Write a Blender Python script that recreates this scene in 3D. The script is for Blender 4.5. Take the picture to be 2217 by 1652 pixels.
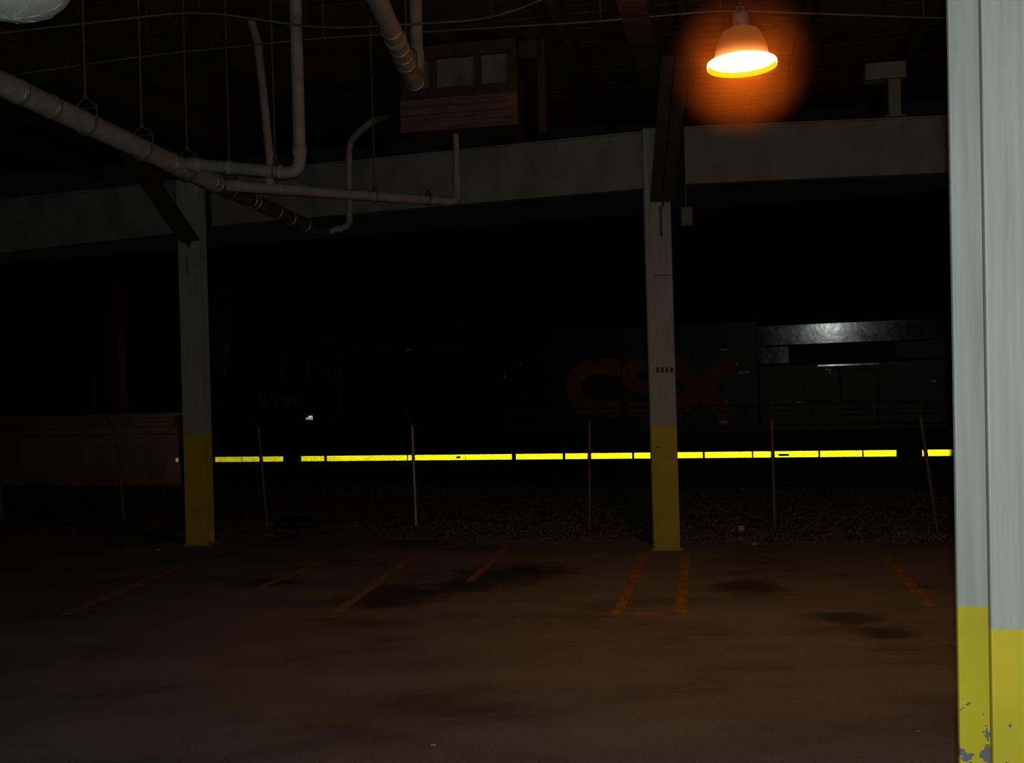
import bpy, bmesh, math, random
import numpy as np
from mathutils import Vector, Matrix
random.seed(7)
for o in list(bpy.data.objects):
    bpy.data.objects.remove(o, do_unlink=True)
sc = bpy.context.scene
COL = sc.collection

# ------------------------------------------------------------------ camera
W, H, F = 2217.0, 1652.0, 2200.0
CAM = Vector((0, 0, 2.3))
PITCH = math.radians(0.10)          # a touch upward
ROLL = 0.028                        # horizon climbs to the right
f0 = Vector((0, math.cos(PITCH), math.sin(PITCH)))
u0 = Vector((0, -math.sin(PITCH), math.cos(PITCH)))
r0 = Vector((1, 0, 0))
UP = u0 * math.cos(ROLL) + r0 * math.sin(ROLL)
RT = r0 * math.cos(ROLL) - u0 * math.sin(ROLL)
cam = bpy.data.cameras.new('camera')
cam.sensor_width = 36.0
cam.lens = F / W * 36.0
cam.clip_end = 300
co = bpy.data.objects.new('camera', cam)
COL.objects.link(co)
m = Matrix((RT, UP, -f0)).transposed().to_4x4()
m.translation = CAM
co.matrix_world = m
sc.camera = co

# ------------------------------------------------------------------ world, flash, exposure
w = bpy.data.worlds.new('night_sky'); sc.world = w; w.use_nodes = True
bg = w.node_tree.nodes['Background']
bg.inputs[0].default_value = (0.35, 0.42, 0.40, 1); bg.inputs[1].default_value = 0.0022
sc.view_settings.view_transform = 'Standard'
sc.view_settings.look = 'None'
sc.view_settings.exposure = 0.0
sc.view_settings.gamma = 1.0
sc.view_settings.use_curve_mapping = False
sc.cycles.blur_glossy = 0.0
sc.cycles.max_bounces = 6
sc.cycles.diffuse_bounces = 2
sc.cycles.volume_step_rate = 3.0

def point_light(name, loc, power, color, radius):
    l = bpy.data.lights.new(name, 'POINT'); l.energy = power; l.color = color; l.shadow_soft_size = radius
    o = bpy.data.objects.new(name, l); COL.objects.link(o); o.location = loc
    return o
FLASH = CAM + RT * 0.016 + UP * 0.05
point_light('camera_flash', FLASH, 215, (0.93, 1.0, 0.95), 0.012)

# ------------------------------------------------------------------ pixel helpers (photograph frame 2217 x 1652)
def ray(px, py):
    return f0 + RT * ((px - W / 2) / F) + UP * ((H / 2 - py) / F)
def P(px, py, D):
    d = ray(px, py)
    return CAM + d * (D / d.dot(f0))
def onz(px, py, z=0.0):
    d = ray(px, py)
    return CAM + d * ((z - CAM.z) / d.z)
def proj(p):
    d = Vector(p) - CAM
    k = d.dot(f0)
    return (W / 2 + F * d.dot(RT) / k, H / 2 - F * d.dot(UP) / k, k)

# ------------------------------------------------------------------ materials
def mat(name):
    m = bpy.data.materials.new(name); m.use_nodes = True
    nt = m.node_tree
    return m, nt, nt.nodes['Principled BSDF'], nt.nodes, nt.links
def N(ns, t, **kw):
    n = ns.new(t)
    for k, v in kw.items():
        setattr(n, k, v)
    return n
def ramp(ns, lk, src, stops):
    r = ns.new('ShaderNodeValToRGB')
    e = r.color_ramp.elements
    e[0].position, e[0].color = stops[0][0], (*stops[0][1], 1)
    e[1].position, e[1].color = stops[-1][0], (*stops[-1][1], 1)
    for p, c in stops[1:-1]:
        x = e.new(p); x.color = (*c, 1)
    lk.new(src, r.inputs[0])
    return r.outputs[0]
def simple(name, c1, c2=None, scale=6.0, rough=0.6, metal=0.0, bump=0.0, stretch=(1, 1, 1), spec=0.5, lo=0.35, hi=0.65):
    m, nt, b, ns, lk = mat(name)
    c2 = c2 or tuple(x * 0.7 for x in c1)
    tc = N(ns, 'ShaderNodeTexCoord'); mp = N(ns, 'ShaderNodeMapping')
    mp.inputs['Scale'].default_value = stretch
    lk.new(tc.outputs['Object'], mp.inputs[0])
    nz = N(ns, 'ShaderNodeTexNoise'); nz.inputs['Scale'].default_value = scale; nz.inputs['Detail'].default_value = 6
    lk.new(mp.outputs[0], nz.inputs['Vector'])
    lk.new(ramp(ns, lk, nz.outputs['Fac'], [(lo, c1), (hi, c2)]), b.inputs['Base Color'])
    b.inputs['Roughness'].default_value = rough
    b.inputs['Metallic'].default_value = metal
    b.inputs['Specular IOR Level'].default_value = spec
    if bump:
        bp = N(ns, 'ShaderNodeBump'); bp.inputs['Strength'].default_value = bump; bp.inputs['Distance'].default_value = 0.01
        lk.new(nz.outputs['Fac'], bp.inputs['Height']); lk.new(bp.outputs[0], b.inputs['Normal'])
    return m
def paint_column(nm='column_paint', chip_lo=0.56):
    m, nt, b, ns, lk = mat(nm)
    tc = N(ns, 'ShaderNodeTexCoord'); sep = N(ns, 'ShaderNodeSeparateXYZ'); lk.new(tc.outputs['Object'], sep.inputs[0])
    # brush streaks, long in z
    mp = N(ns, 'ShaderNodeMapping'); mp.inputs['Scale'].default_value = (45, 45, 1.6); lk.new(tc.outputs['Object'], mp.inputs[0])
    st = N(ns, 'ShaderNodeTexNoise'); st.inputs['Scale'].default_value = 1.0; st.inputs['Detail'].default_value = 5; lk.new(mp.outputs[0], st.inputs['Vector'])
    bl = N(ns, 'ShaderNodeTexNoise'); bl.inputs['Scale'].default_value = 3.0; bl.inputs['Detail'].default_value = 4; lk.new(tc.outputs['Object'], bl.inputs['Vector'])
    grey = ramp(ns, lk, st.outputs['Fac'], [(0.25, (0.30, 0.325, 0.30)), (0.75, (0.42, 0.455, 0.44))])
    yel = ramp(ns, lk, bl.outputs['Fac'], [(0.3, (0.50, 0.40, 0.018)), (0.7, (0.62, 0.52, 0.015))])
    # grime streaks on the grey
    mp2 = N(ns, 'ShaderNodeMapping'); mp2.inputs['Scale'].default_value = (14, 14, 0.9); lk.new(tc.outputs['Object'], mp2.inputs[0])
    gr = N(ns, 'ShaderNodeTexNoise'); gr.inputs['Scale'].default_value = 1.0; gr.inputs['Detail'].default_value = 3; lk.new(mp2.outputs[0], gr.inputs['Vector'])
    grm = ramp(ns, lk, gr.outputs['Fac'], [(0.58, (0, 0, 0)), (0.75, (0.55, 0.55, 0.55))])
    mg = N(ns, 'ShaderNodeMixRGB'); mg.inputs[2].default_value = (0.20, 0.17, 0.11, 1)
    lk.new(grm, mg.inputs[0]); lk.new(grey, mg.inputs[1])
    # paint edge at 1.66 m, a little wavy
    ad = N(ns, 'ShaderNodeMath', operation='MULTIPLY_ADD'); ad.inputs[1].default_value = 0.012
    lk.new(st.outputs['Fac'], ad.inputs[0]); lk.new(sep.outputs['Z'], ad.inputs[2])
    gt = N(ns, 'ShaderNodeMath', operation='GREATER_THAN'); gt.inputs[1].default_value = 1.672; lk.new(ad.outputs[0], gt.inputs[0])
    mx = N(ns, 'ShaderNodeMixRGB'); lk.new(gt.outputs[0], mx.inputs[0]); lk.new(yel, mx.inputs[1]); lk.new(mg.outputs[0], mx.inputs[2])
    # chips low down: bare grey showing through the yellow
    ch = N(ns, 'ShaderNodeTexNoise'); ch.inputs['Scale'].default_value = 24; ch.inputs['Detail'].default_value = 3; lk.new(tc.outputs['Object'], ch.inputs['Vector'])
    hm = N(ns, 'ShaderNodeMapRange'); hm.inputs[1].default_value = 1.62; hm.inputs[2].default_value = 1.25; hm.inputs[3].default_value = 0.80; hm.inputs[4].default_value = chip_lo
    lk.new(sep.outputs['Z'], hm.inputs[0])
    cg = N(ns, 'ShaderNodeMath', operation='GREATER_THAN'); lk.new(ch.outputs['Fac'], cg.inputs[0]); lk.new(hm.outputs[0], cg.inputs[1])
    m2 = N(ns, 'ShaderNodeMixRGB'); m2.inputs[2].default_value = (0.16, 0.165, 0.18, 1)
    lk.new(cg.outputs[0], m2.inputs[0]); lk.new(mx.outputs[0], m2.inputs[1])
    lk.new(m2.outputs[0], b.inputs['Base Color'])
    b.inputs['Roughness'].default_value = 0.62
    bp = N(ns, 'ShaderNodeBump'); bp.inputs['Strength'].default_value = 0.25; bp.inputs['Distance'].default_value = 0.004
    lk.new(st.outputs['Fac'], bp.inputs['Height']); lk.new(bp.outputs[0], b.inputs['Normal'])
    return m
def concrete_floor():
    m, nt, b, ns, lk = mat('floor_concrete')
    tc = N(ns, 'ShaderNodeTexCoord')
    n1 = N(ns, 'ShaderNodeTexNoise'); n1.inputs['Scale'].default_value = 0.9; n1.inputs['Detail'].default_value = 8; n1.inputs['Roughness'].default_value = 0.6
    mp = N(ns, 'ShaderNodeMapping'); mp.inputs['Scale'].default_value = (0.55, 1.3, 1); lk.new(tc.outputs['Object'], mp.inputs[0]); lk.new(mp.outputs[0], n1.inputs['Vector'])
    n2 = N(ns, 'ShaderNodeTexNoise'); n2.inputs['Scale'].default_value = 55; n2.inputs['Detail'].default_value = 4; lk.new(tc.outputs['Object'], n2.inputs['Vector'])
    c1 = ramp(ns, lk, n1.outputs['Fac'], [(0.33, (0.14, 0.13, 0.118)), (0.46, (0.235, 0.22, 0.20)), (0.7, (0.31, 0.29, 0.265))])
    c2 = ramp(ns, lk, n2.outputs['Fac'], [(0.3, (0.75, 0.75, 0.75)), (0.7, (1.1, 1.1, 1.1))])
    mu = N(ns, 'ShaderNodeMixRGB', blend_type='MULTIPLY'); mu.inputs[0].default_value = 1
    lk.new(c1, mu.inputs[1]); lk.new(c2, mu.inputs[2])
    cur = mu.outputs[0]
    # oil stains left where engines stood
    nd = N(ns, 'ShaderNodeTexNoise'); nd.inputs['Scale'].default_value = 2.5; nd.inputs['Detail'].default_value = 4; lk.new(tc.outputs['Object'], nd.inputs['Vector'])
    for (px, py, rx, ry) in ((850, 1290, .75, .85), (1835, 1338, .45, .35), (1925, 1372, .35, .3), (1110, 1240, .9, .8), (580, 1262, .5, .35),
                             (1190, 1150, 1.2, .4), (1620, 1270, .5, .5), (1010, 1268, .8, .5)):
        c = onz(px, py)
        sb = N(ns, 'ShaderNodeVectorMath', operation='SUBTRACT'); sb.inputs[1].default_value = (c.x, c.y, 0); lk.new(tc.outputs['Object'], sb.inputs[0])
        dv = N(ns, 'ShaderNodeVectorMath', operation='DIVIDE'); dv.inputs[1].default_value = (rx, ry, 1); lk.new(sb.outputs[0], dv.inputs[0])
        ln = N(ns, 'ShaderNodeVectorMath', operation='LENGTH'); lk.new(dv.outputs[0], ln.inputs[0])
        ma = N(ns, 'ShaderNodeMath', operation='MULTIPLY_ADD'); ma.inputs[1].default_value = 1.3; lk.new(nd.outputs['Fac'], ma.inputs[0]); lk.new(ln.outputs['Value'], ma.inputs[2])
        rg = N(ns, 'ShaderNodeMapRange', interpolation_type='SMOOTHSTEP'); rg.inputs[1].default_value = 1.0; rg.inputs[2].default_value = 1.75; rg.inputs[3].default_value = 0.75; rg.inputs[4].default_value = 0.0
        lk.new(ma.outputs[0], rg.inputs[0])
        mx = N(ns, 'ShaderNodeMixRGB'); mx.inputs[2].default_value = (0.03, 0.028, 0.026, 1)
        lk.new(rg.outputs[0], mx.inputs[0]); lk.new(cur, mx.inputs[1]); cur = mx.outputs[0]
    lk.new(cur, b.inputs['Base Color'])
    b.inputs['Roughness'].default_value = 0.8
    b.inputs['Specular IOR Level'].default_value = 0.3
    bp = N(ns, 'ShaderNodeBump'); bp.inputs['Strength'].default_value = 0.3; bp.inputs['Distance'].default_value = 0.004
    lk.new(n2.outputs['Fac'], bp.inputs['Height']); lk.new(bp.outputs[0], b.inputs['Normal'])
    return m
def worn_line():
    m, nt, b, ns, lk = mat('worn_yellow_line')
    tc = N(ns, 'ShaderNodeTexCoord')
    n1 = N(ns, 'ShaderNodeTexNoise'); n1.inputs['Scale'].default_value = 7; n1.inputs['Detail'].default_value = 7; lk.new(tc.outputs['Object'], n1.inputs['Vector'])
    lk.new(ramp(ns, lk, n1.outputs['Fac'], [(0.30, (0.20, 0.165, 0.11)), (0.60, (0.50, 0.25, 0.03))]), b.inputs['Base Color'])
    b.inputs['Roughness'].default_value = 0.8
    return m
def glossy_hood():
    m, nt, b, ns, lk = mat('glossy_dark_blue_hood')
    tc = N(ns, 'ShaderNodeTexCoord')
    n1 = N(ns, 'ShaderNodeTexNoise'); n1.inputs['Scale'].default_value = 5; n1.inputs['Detail'].default_value = 8; n1.inputs['Roughness'].default_value = 0.7
    lk.new(tc.outputs['Object'], n1.inputs['Vector'])
    b.inputs['Base Color'].default_value = (0.006, 0.008, 0.012, 1)
    b.inputs['Specular IOR Level'].default_value = 1.0
    lk.new(ramp(ns, lk, n1.outputs['Fac'], [(0.3, (0.10, 0.10, 0.10)), (0.72, (0.175, 0.175, 0.175))]), b.inputs['Roughness'])
    n2 = N(ns, 'ShaderNodeTexNoise'); n2.inputs['Scale'].default_value = 2.2; n2.inputs['Detail'].default_value = 3
    lk.new(tc.outputs['Object'], n2.inputs['Vector'])
    bp = N(ns, 'ShaderNodeBump'); bp.inputs['Strength'].default_value = 0.12; bp.inputs['Distance'].default_value = 0.02
    lk.new(n2.outputs['Fac'], bp.inputs['Height']); lk.new(bp.outputs[0], b.inputs['Normal'])
    return m
def mirror_tape(name, col, rough):
    m, nt, b, ns, lk = mat(name)
    ns.remove(b)
    g = N(ns, 'ShaderNodeBsdfGlossy'); g.inputs['Color'].default_value = (*col, 1); g.inputs['Roughness'].default_value = rough
    lk.new(g.outputs[0], ns['Material Output'].inputs['Surface'])
    return m
def emitter(name, col, k):
    m, nt, b, ns, lk = mat(name)
    ns.remove(b)
    e = N(ns, 'ShaderNodeEmission'); e.inputs[0].default_value = (*col, 1); e.inputs[1].default_value = k
    lk.new(e.outputs[0], ns['Material Output'].inputs['Surface'])
    return m
def amber_shell():
    m, nt, b, ns, lk = mat('amber_acrylic_reflector')
    tr = N(ns, 'ShaderNodeBsdfTranslucent'); tr.inputs[0].default_value = (0.0065, 0.004, 0.0018, 1)
    ad = N(ns, 'ShaderNodeAddShader')
    b.inputs['Base Color'].default_value = (0.14, 0.09, 0.05, 1); b.inputs['Roughness'].default_value = 0.5
    lk.new(b.outputs[0], ad.inputs[0]); lk.new(tr.outputs[0], ad.inputs[1]); lk.new(ad.outputs[0], ns['Material Output'].inputs['Surface'])
    return m
M = dict(
    amber=amber_shell(),
    column=paint_column(chip_lo=0.74), nearcolumn=paint_column('chipped_column_paint', 0.56), floor=concrete_floor(), line=worn_line(), hood=glossy_hood(),
    beam=simple('grey_painted_beam', (0.25, 0.26, 0.235), (0.18, 0.185, 0.17), 3, 0.65, stretch=(1, 1, 0.6)),
    wood=simple('dark_roof_timber', (0.075, 0.058, 0.042), (0.035, 0.028, 0.022), 5, 0.8, stretch=(0.3, 4, 4)),
    plank=simple('dark_roof_plank', (0.095, 0.075, 0.055), (0.045, 0.036, 0.028), 4, 0.85, stretch=(0.35, 5, 5)),
    brown=simple('brown_box_timber', (0.20, 0.12, 0.075), (0.10, 0.062, 0.042), 6, 0.75, stretch=(0.4, 3, 3)),
    frame=simple('dark_brown_frame', (0.075, 0.042, 0.028), (0.045, 0.028, 0.02), 6, 0.75),
    panel=simple('dusty_grey_panel', (0.20, 0.195, 0.17), (0.12, 0.115, 0.10), 5, 0.7),
    brace=simple('dark_brace', (0.055, 0.042, 0.035), (0.03, 0.024, 0.02), 8, 0.7),
    pipe=simple('grey_cast_pipe', (0.40, 0.375, 0.35), (0.29, 0.265, 0.245), 7, 0.55, lo=.3, hi=.7),
    darkpipe=simple('dark_brown_pipe', (0.12, 0.10, 0.085), (0.07, 0.055, 0.045), 7, 0.55),
    ring=simple('worn_steel_band', (0.55, 0.52, 0.42), (0.42, 0.38, 0.3), 20, 0.35, metal=0.6),
    rod=simple('rusty_rod', (0.16, 0.14, 0.10), (0.09, 0.065, 0.045), 18, 0.6),
    conduit=simple('grey_conduit', (0.12, 0.125, 0.105), (0.08, 0.085, 0.075), 5, 0.5),
    duct=simple('white_insulation_wrap', (0.62, 0.64, 0.62), (0.50, 0.52, 0.50), 9, 0.6),
    lampmetal=simple('lamp_housing_metal', (0.35, 0.33, 0.30), (0.25, 0.23, 0.21), 8, 0.5),
    lens=emitter('sodium_lens', (1.0, 0.40, 0.125), 46), lensrim=emitter('sodium_lens_rim', (1.0, 0.46, 0.004), 1.5),
    galv=simple('galvanised_post', (0.22, 0.19, 0.15), (0.14, 0.12, 0.095), 12, 0.5, metal=0.2),
    galvbright=simple('bright_galvanised_post', (0.75, 0.70, 0.56), (0.5, 0.47, 0.37), 12, 0.45, metal=0.2),
    wire=simple('dark_fence_wire', (0.05, 0.045, 0.035), (0.03, 0.028, 0.024), 12, 0.6, metal=0.3),
    gravel=simple('pale_gravel_stones', (0.36, 0.325, 0.275), (0.26, 0.23, 0.195), 3.0, 0.9, spec=0.1),
    ground=simple('gravel_ground', (0.33, 0.29, 0.235), (0.13, 0.115, 0.095), 1.8, 0.95, bump=0.5, spec=0.1),
    concrete=simple('stained_concrete_wall', (0.36, 0.29, 0.21), (0.20, 0.16, 0.115), 0.8, 0.9, lo=.3, hi=.7),
    farwood=simple('far_post_timber', (0.12, 0.09, 0.07), (0.07, 0.055, 0.045), 3, 0.8),
    farwall=simple('far_shed_siding', (0.035, 0.032, 0.028), (0.02, 0.019, 0.018), 2, 0.9),
    loco=simple('dark_blue_locomotive_paint', (0.009, 0.011, 0.018), (0.014, 0.014, 0.016), 3, 0.45),
    under=simple('black_underframe', (0.010, 0.010, 0.010), (0.018, 0.015, 0.012), 5, 0.7),
    letter=simple('dull_yellow_lettering', (0.42, 0.14, 0.006), (0.28, 0.095, 0.005), 5, 0.6),
    yellowstep=simple('yellow_step_paint', (0.62, 0.30, 0.02), (0.5, 0.24, 0.02), 5, 0.6),
    plate=simple('white_plate', (0.75, 0.72, 0.66), (0.6, 0.58, 0.52), 9, 0.6),
    glass=simple('dark_cab_glass', (0.006, 0.007, 0.008), (0.008, 0.009, 0.01), 3, 0.08),
    rail=simple('steel_handrail', (0.30, 0.30, 0.29), (0.2, 0.2, 0.19), 6, 0.35, metal=0.3),
    dimrail=simple('dark_handrail', (0.06, 0.055, 0.045), (0.04, 0.038, 0.033), 6, 0.5),
    tape=mirror_tape('yellow_reflective_prisms', (1.0, 0.95, 0.16), 0.10),
    whitetape=mirror_tape('white_reflective_prisms', (0.98, 0.99, 1.0), 0.12),
    blue=simple('flag_blue_ink', (0.01, 0.02, 0.10), (0.01, 0.02, 0.08), 9, 0.6),
    rubber=simple('black_rubber', (0.009, 0.009, 0.009), (0.015, 0.014, 0.013), 10, 0.8),
    blackbag=simple('black_plastic_bag', (0.008, 0.008, 0.008), (0.013, 0.013, 0.013), 6, 0.55),
    white=simple('white_paper', (0.75, 0.74, 0.70), (0.6, 0.59, 0.56), 15, 0.8),
    red=simple('red_print', (0.50, 0.07, 0.03), (0.42, 0.05, 0.03), 12, 0.7),
    can=simple('aluminium_can', (0.55, 0.58, 0.55), (0.4, 0.43, 0.40), 12, 0.3, metal=0.7),
    stencil=simple('dark_stencil_ink', (0.07, 0.065, 0.06), (0.10, 0.095, 0.09), 30, 0.8),
)

# ------------------------------------------------------------------ mesh helpers
class MB:
    def __init__(s):
        s.v, s.f, s.sm = [], [], []
    def add(s, verts, faces, smooth=False):
        b = len(s.v)
        s.v += [tuple(v) for v in verts]
        for f in faces:
            s.f.append(tuple(b + i for i in f)); s.sm.append(smooth)
        return s
    def box(s, c, size, R=None):
        c = Vector(c); hx, hy, hz = (x / 2 for x in size)
        pts = [Vector((x, y, z)) for x in (-hx, hx) for y in (-hy, hy) for z in (-hz, hz)]
        if R is not None: pts = [R @ p for p in pts]
        return s.add([c + p for p in pts], [(0, 1, 3, 2), (4, 6, 7, 5), (0, 4, 5, 1), (2, 3, 7, 6), (0, 2, 6, 4), (1, 5, 7, 3)])
    def span(s, a, b):
        return s.box([(a[i] + b[i]) / 2 for i in range(3)], [abs(b[i] - a[i]) for i in range(3)])
    def hexa(s, p):  # 8 corners: bottom ring 0-3, top ring 4-7
        return s.add(p, [(3, 2, 1, 0), (4, 5, 6, 7), (0, 1, 5, 4), (1, 2, 6, 5), (2, 3, 7, 6), (3, 0, 4, 7)])
    def tube(s, pts, r, n=12, caps=True):
        pts = [Vector(p) for p in pts]
        rs = r if isinstance(r, (list, tuple)) else [r] * len(pts)
        rings = []
        ref = None
        for i, p in enumerate(pts):
            t = (pts[min(i + 1, len(pts) - 1)] - pts[max(i - 1, 0)]).normalized()
            if ref is None:
                ref = Vector((0, 0, 1)) if abs(t.z) < 0.9 else Vector((1, 0, 0))
            a = (ref - t * ref.dot(t)).normalized(); b = t.cross(a); ref = a
            rings.append([p + (a * math.cos(2 * math.pi * k / n) + b * math.sin(2 * math.pi * k / n)) * rs[i] for k in range(n)])
        V = [v for r_ in rings for v in r_]
        Fs = [(i * n + k, i * n + (k + 1) % n, (i + 1) * n + (k + 1) % n, (i + 1) * n + k) for i in range(len(pts) - 1) for k in range(n)]
        s.add(V, Fs, True)
        if caps:
            s.add(rings[0], [tuple(range(n - 1, -1, -1))]); s.add(rings[-1], [tuple(range(n))])
        return s
    def lathe(s, prof, c=(0, 0, 0), n=32, smooth=True):
        c = Vector(c); V = []
        for r, z in prof:
            V += [c + Vector((r * math.cos(2 * math.pi * k / n), r * math.sin(2 * math.pi * k / n), z)) for k in range(n)]
        Fs = [(i * n + k, i * n + (k + 1) % n, (i + 1) * n + (k + 1) % n, (i + 1) * n + k) for i in range(len(prof) - 1) for k in range(n)]
        return s.add(V, Fs, smooth)
    def build(s, name, material, parent=None, loc=None):
        me = bpy.data.meshes.new(name); me.from_pydata(s.v, [], s.f)
        me.polygons.foreach_set('use_smooth', s.sm)
        me.materials.append(material); me.update()
        o = bpy.data.objects.new(name, me); COL.objects.link(o)
        if parent is not None:
            o.parent = parent
            if parent.matrix_world != Matrix.Identity(4) and getattr(s, 'world', False):
                o.matrix_parent_inverse = parent.matrix_world.inverted()
        if loc is not None: o.location = loc
        return o
def fixn(o):
    bm = bmesh.new(); bm.from_mesh(o.data); bmesh.ops.recalc_face_normals(bm, faces=bm.faces); bm.to_mesh(o.data); bm.free()
    return o
def bevel(o, wd=0.01, seg=2):
    b = o.modifiers.new('bevel', 'BEVEL'); b.width = wd; b.segments = seg; b.limit_method = 'ANGLE'
    return o
def tag(o, label, cat, group=None, kind=None):
    o['label'] = label; o['category'] = cat
    if group: o['group'] = group
    if kind: o['kind'] = kind
    return o
def empty(name, loc=(0, 0, 0), rz=0.0):
    o = bpy.data.objects.new(name, None); COL.objects.link(o)
    o.empty_display_size = 0.1
    o.location = loc; o.rotation_euler = (0, 0, rz)
    bpy.context.view_layer.update()
    return o
def rotz(a): return Matrix.Rotation(a, 3, 'Z')
def arc(c, a, b, n=6):
    """quarter bend from point a to point b around corner c"""
    a, b, c = Vector(a), Vector(b), Vector(c)
    out = []
    for i in range(n + 1):
        t = i / n
        out.append(a * (1 - t) ** 2 + c * 2 * t * (1 - t) + b * t ** 2)
    return out
def bend(pts, r=0.15, n=6):
    """polyline with rounded corners"""
    pts = [Vector(p) for p in pts]
    out = [pts[0]]
    for i in range(1, len(pts) - 1):
        d1 = (pts[i - 1] - pts[i]); d2 = (pts[i + 1] - pts[i])
        rr = min(r, d1.length * .45, d2.length * .45)
        out += arc(pts[i], pts[i] + d1.normalized() * rr, pts[i] + d2.normalized() * rr, n)
    out.append(pts[-1])
    return out

YAW = math.radians(12)
U = Vector((math.cos(YAW), -math.sin(YAW), 0))
V = Vector((math.sin(YAW), math.cos(YAW), 0))
CEIL = 6.75

# ------------------------------------------------------------------ columns positions
COLYAW = -math.radians(4)
c_left = onz(427, 1181); c_mid = onz(1445, 1191)
c_near = P(2141, 900, 2.46) + Vector((0.345 / 2 - 0.022, 0, 0)); c_near.z = 0
back = Vector((math.sin(-COLYAW), math.cos(-COLYAW), 0))
line_dir = (c_mid - c_left); line_dir.z = 0; BAY = line_dir.length; line_dir.normalize()
line_n = Vector((-line_dir.y, line_dir.x, 0))   # away from camera

# ------------------------------------------------------------------ floor
fl = MB()
A = c_mid + line_n * 0.75 - line_dir * 34; B = c_mid + line_n * 0.75 + line_dir * 26
C_ = B - line_n * 26; D_ = A - line_n * 26
tp = [Vector((p.x, p.y, 0)) for p in (A, B, C_, D_)]
bt = [p - Vector((0, 0, 0.25)) for p in tp]
fl.hexa([bt[3], bt[2], bt[1], bt[0], tp[3], tp[2], tp[1], tp[0]])
floor = fixn(fl.build('floor', M['floor']))
floor['kind'] = 'structure'; floor['label'] = 'brown stained concrete parking floor under the roof'
ZL = [0.003]
def parking_line(a, b, wd):
    a = onz(*a); b = onz(*b); d = (b - a); d.z = 0
    n = Vector((-d.y, d.x, 0)).normalized() * (wd / 2)
    ZL[0] += .0005
    z0, z1 = Vector((0, 0, -.01)), Vector((0, 0, ZL[0]))
    mb = MB().hexa([a - n + z0, b - n + z0, b + n + z0, a + n + z0, a - n + z1, b - n + z1, b + n + z1, a + n + z1])
    return fixn(mb.build('parking_line', M['line'], floor))
for a, b, wd in (((905, 1196), (715, 1336), .11), ((1100, 1182), (1018, 1258), .10), ((1393, 1200), (1336, 1332), .11),
                 ((1485, 1200), (1474, 1332), .11), ((1330, 1328), (1482, 1328), .11), ((395, 1224), (140, 1330), .11),
                 ((1915, 1205), (2012, 1312), .11), ((700, 1215), (520, 1290), .08)):
    parking_line(a, b, wd)

# ------------------------------------------------------------------ locomotive frame (local x along the train, y away from camera, z up; z = 0 at the tape)
TR = P(2065, 980, 23.0); TL = P(463, 995, 28.8)
e = (TR - TL).normalized()
yl = Vector((-e.y, e.x, 0)).normalized()
zl = e.cross(yl)
LM = Matrix((e, yl, zl)).transposed().to_4x4()
LM.translation = TL - e * 1.25
LMI = LM.inverted()
def tl(px, py, y=0.0):
    """photo pixel -> (x, z) on the locomotive plane at local depth y"""
    o = LMI @ CAM; d = (LMI.to_3x3() @ ray(px, py))
    p = o + d * ((y - o.y) / d.y)
    return p.x, p.z

# ------------------------------------------------------------------ ground outside, tracks
gr = MB()
prof = [(70, -0.06), (14, -0.05), (6, -0.06), (2.6, -0.10), (1.6, -0.45), (0.9, -1.05), (-6, -1.05), (-45, -0.9)]
V2 = []
eh = Vector((e.x, e.y, 0)).normalized()
NS = 24
for s_ in range(NS + 1):
    for t, z in prof:
        p = TL + eh * (-45 + s_ * 110 / NS) - yl * t
        V2.append((p.x, p.y, z + (random.uniform(-.02, .02) if t < 12 else 0)))
k = len(prof)
gr.add(V2, [(i * k + j, (i + 1) * k + j, (i + 1) * k + j + 1, i * k + j + 1) for i in range(NS) for j in range(k - 1)])
ground = fixn(gr.build('ground', M['ground'])); ground['kind'] = 'structure'
ground['label'] = 'dark gravel yard beyond the concrete floor'
def gravel():  # stones added so their upright faces catch the flash and brighten the yard
    rnd = random.Random(11)
    V_, F_ = [], []
    base = [(1, 0, 0), (-1, 0, 0), (0, 1, 0), (0, -1, 0), (0, 0, 1), (0, 0, -1)]
    tri = [(0, 2, 4), (2, 1, 4), (1, 3, 4), (3, 0, 4), (2, 0, 5), (1, 2, 5), (3, 1, 5), (0, 3, 5)]
    for _ in range(32000):
        px = rnd.uniform(-250, 2250); t = rnd.uniform(2.7, 11.5)
        sx = rnd.uniform(-9, 26)
        p = TL + eh * sx - yl * t
        if (p - c_mid).dot(line_n) < .95: continue
        g = rnd.uniform(.008, .022) * (1.3 if rnd.random() < .1 else 1)
        a = rnd.uniform(0, 6.28)
        b_ = len(V_)
        for q in base:
            k_ = g * rnd.uniform(.65, 1.2)
            v = rotz(a) @ Vector(q) * k_
            V_.append((p.x + v.x, p.y + v.y, -.055 + v.z * .75))
        F_ += [tuple(b_ + i for i in f) for f in tri]
    return MB().add(V_, F_)
gv = gravel().build('gravel', M['gravel'])
tag(gv, 'loose pale gravel added over the yard along the fence to catch the flash', 'gravel', None, 'stuff')
for yy in (0.84, 2.28):
    r = MB()
    r.box((10, yy, -1.42), (90, 0.07, 0.05)); r.box((10, yy, -1.47), (90, 0.02, 0.06)); r.box((10, yy, -1.50), (90, 0.14, 0.02))
    ro = r.build('track_rail', M['under']); ro.matrix_world = LM
    tag(ro, 'near steel rail under the locomotive' if yy < 1 else 'far steel rail under the locomotive', 'rail', 'track rails')

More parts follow.
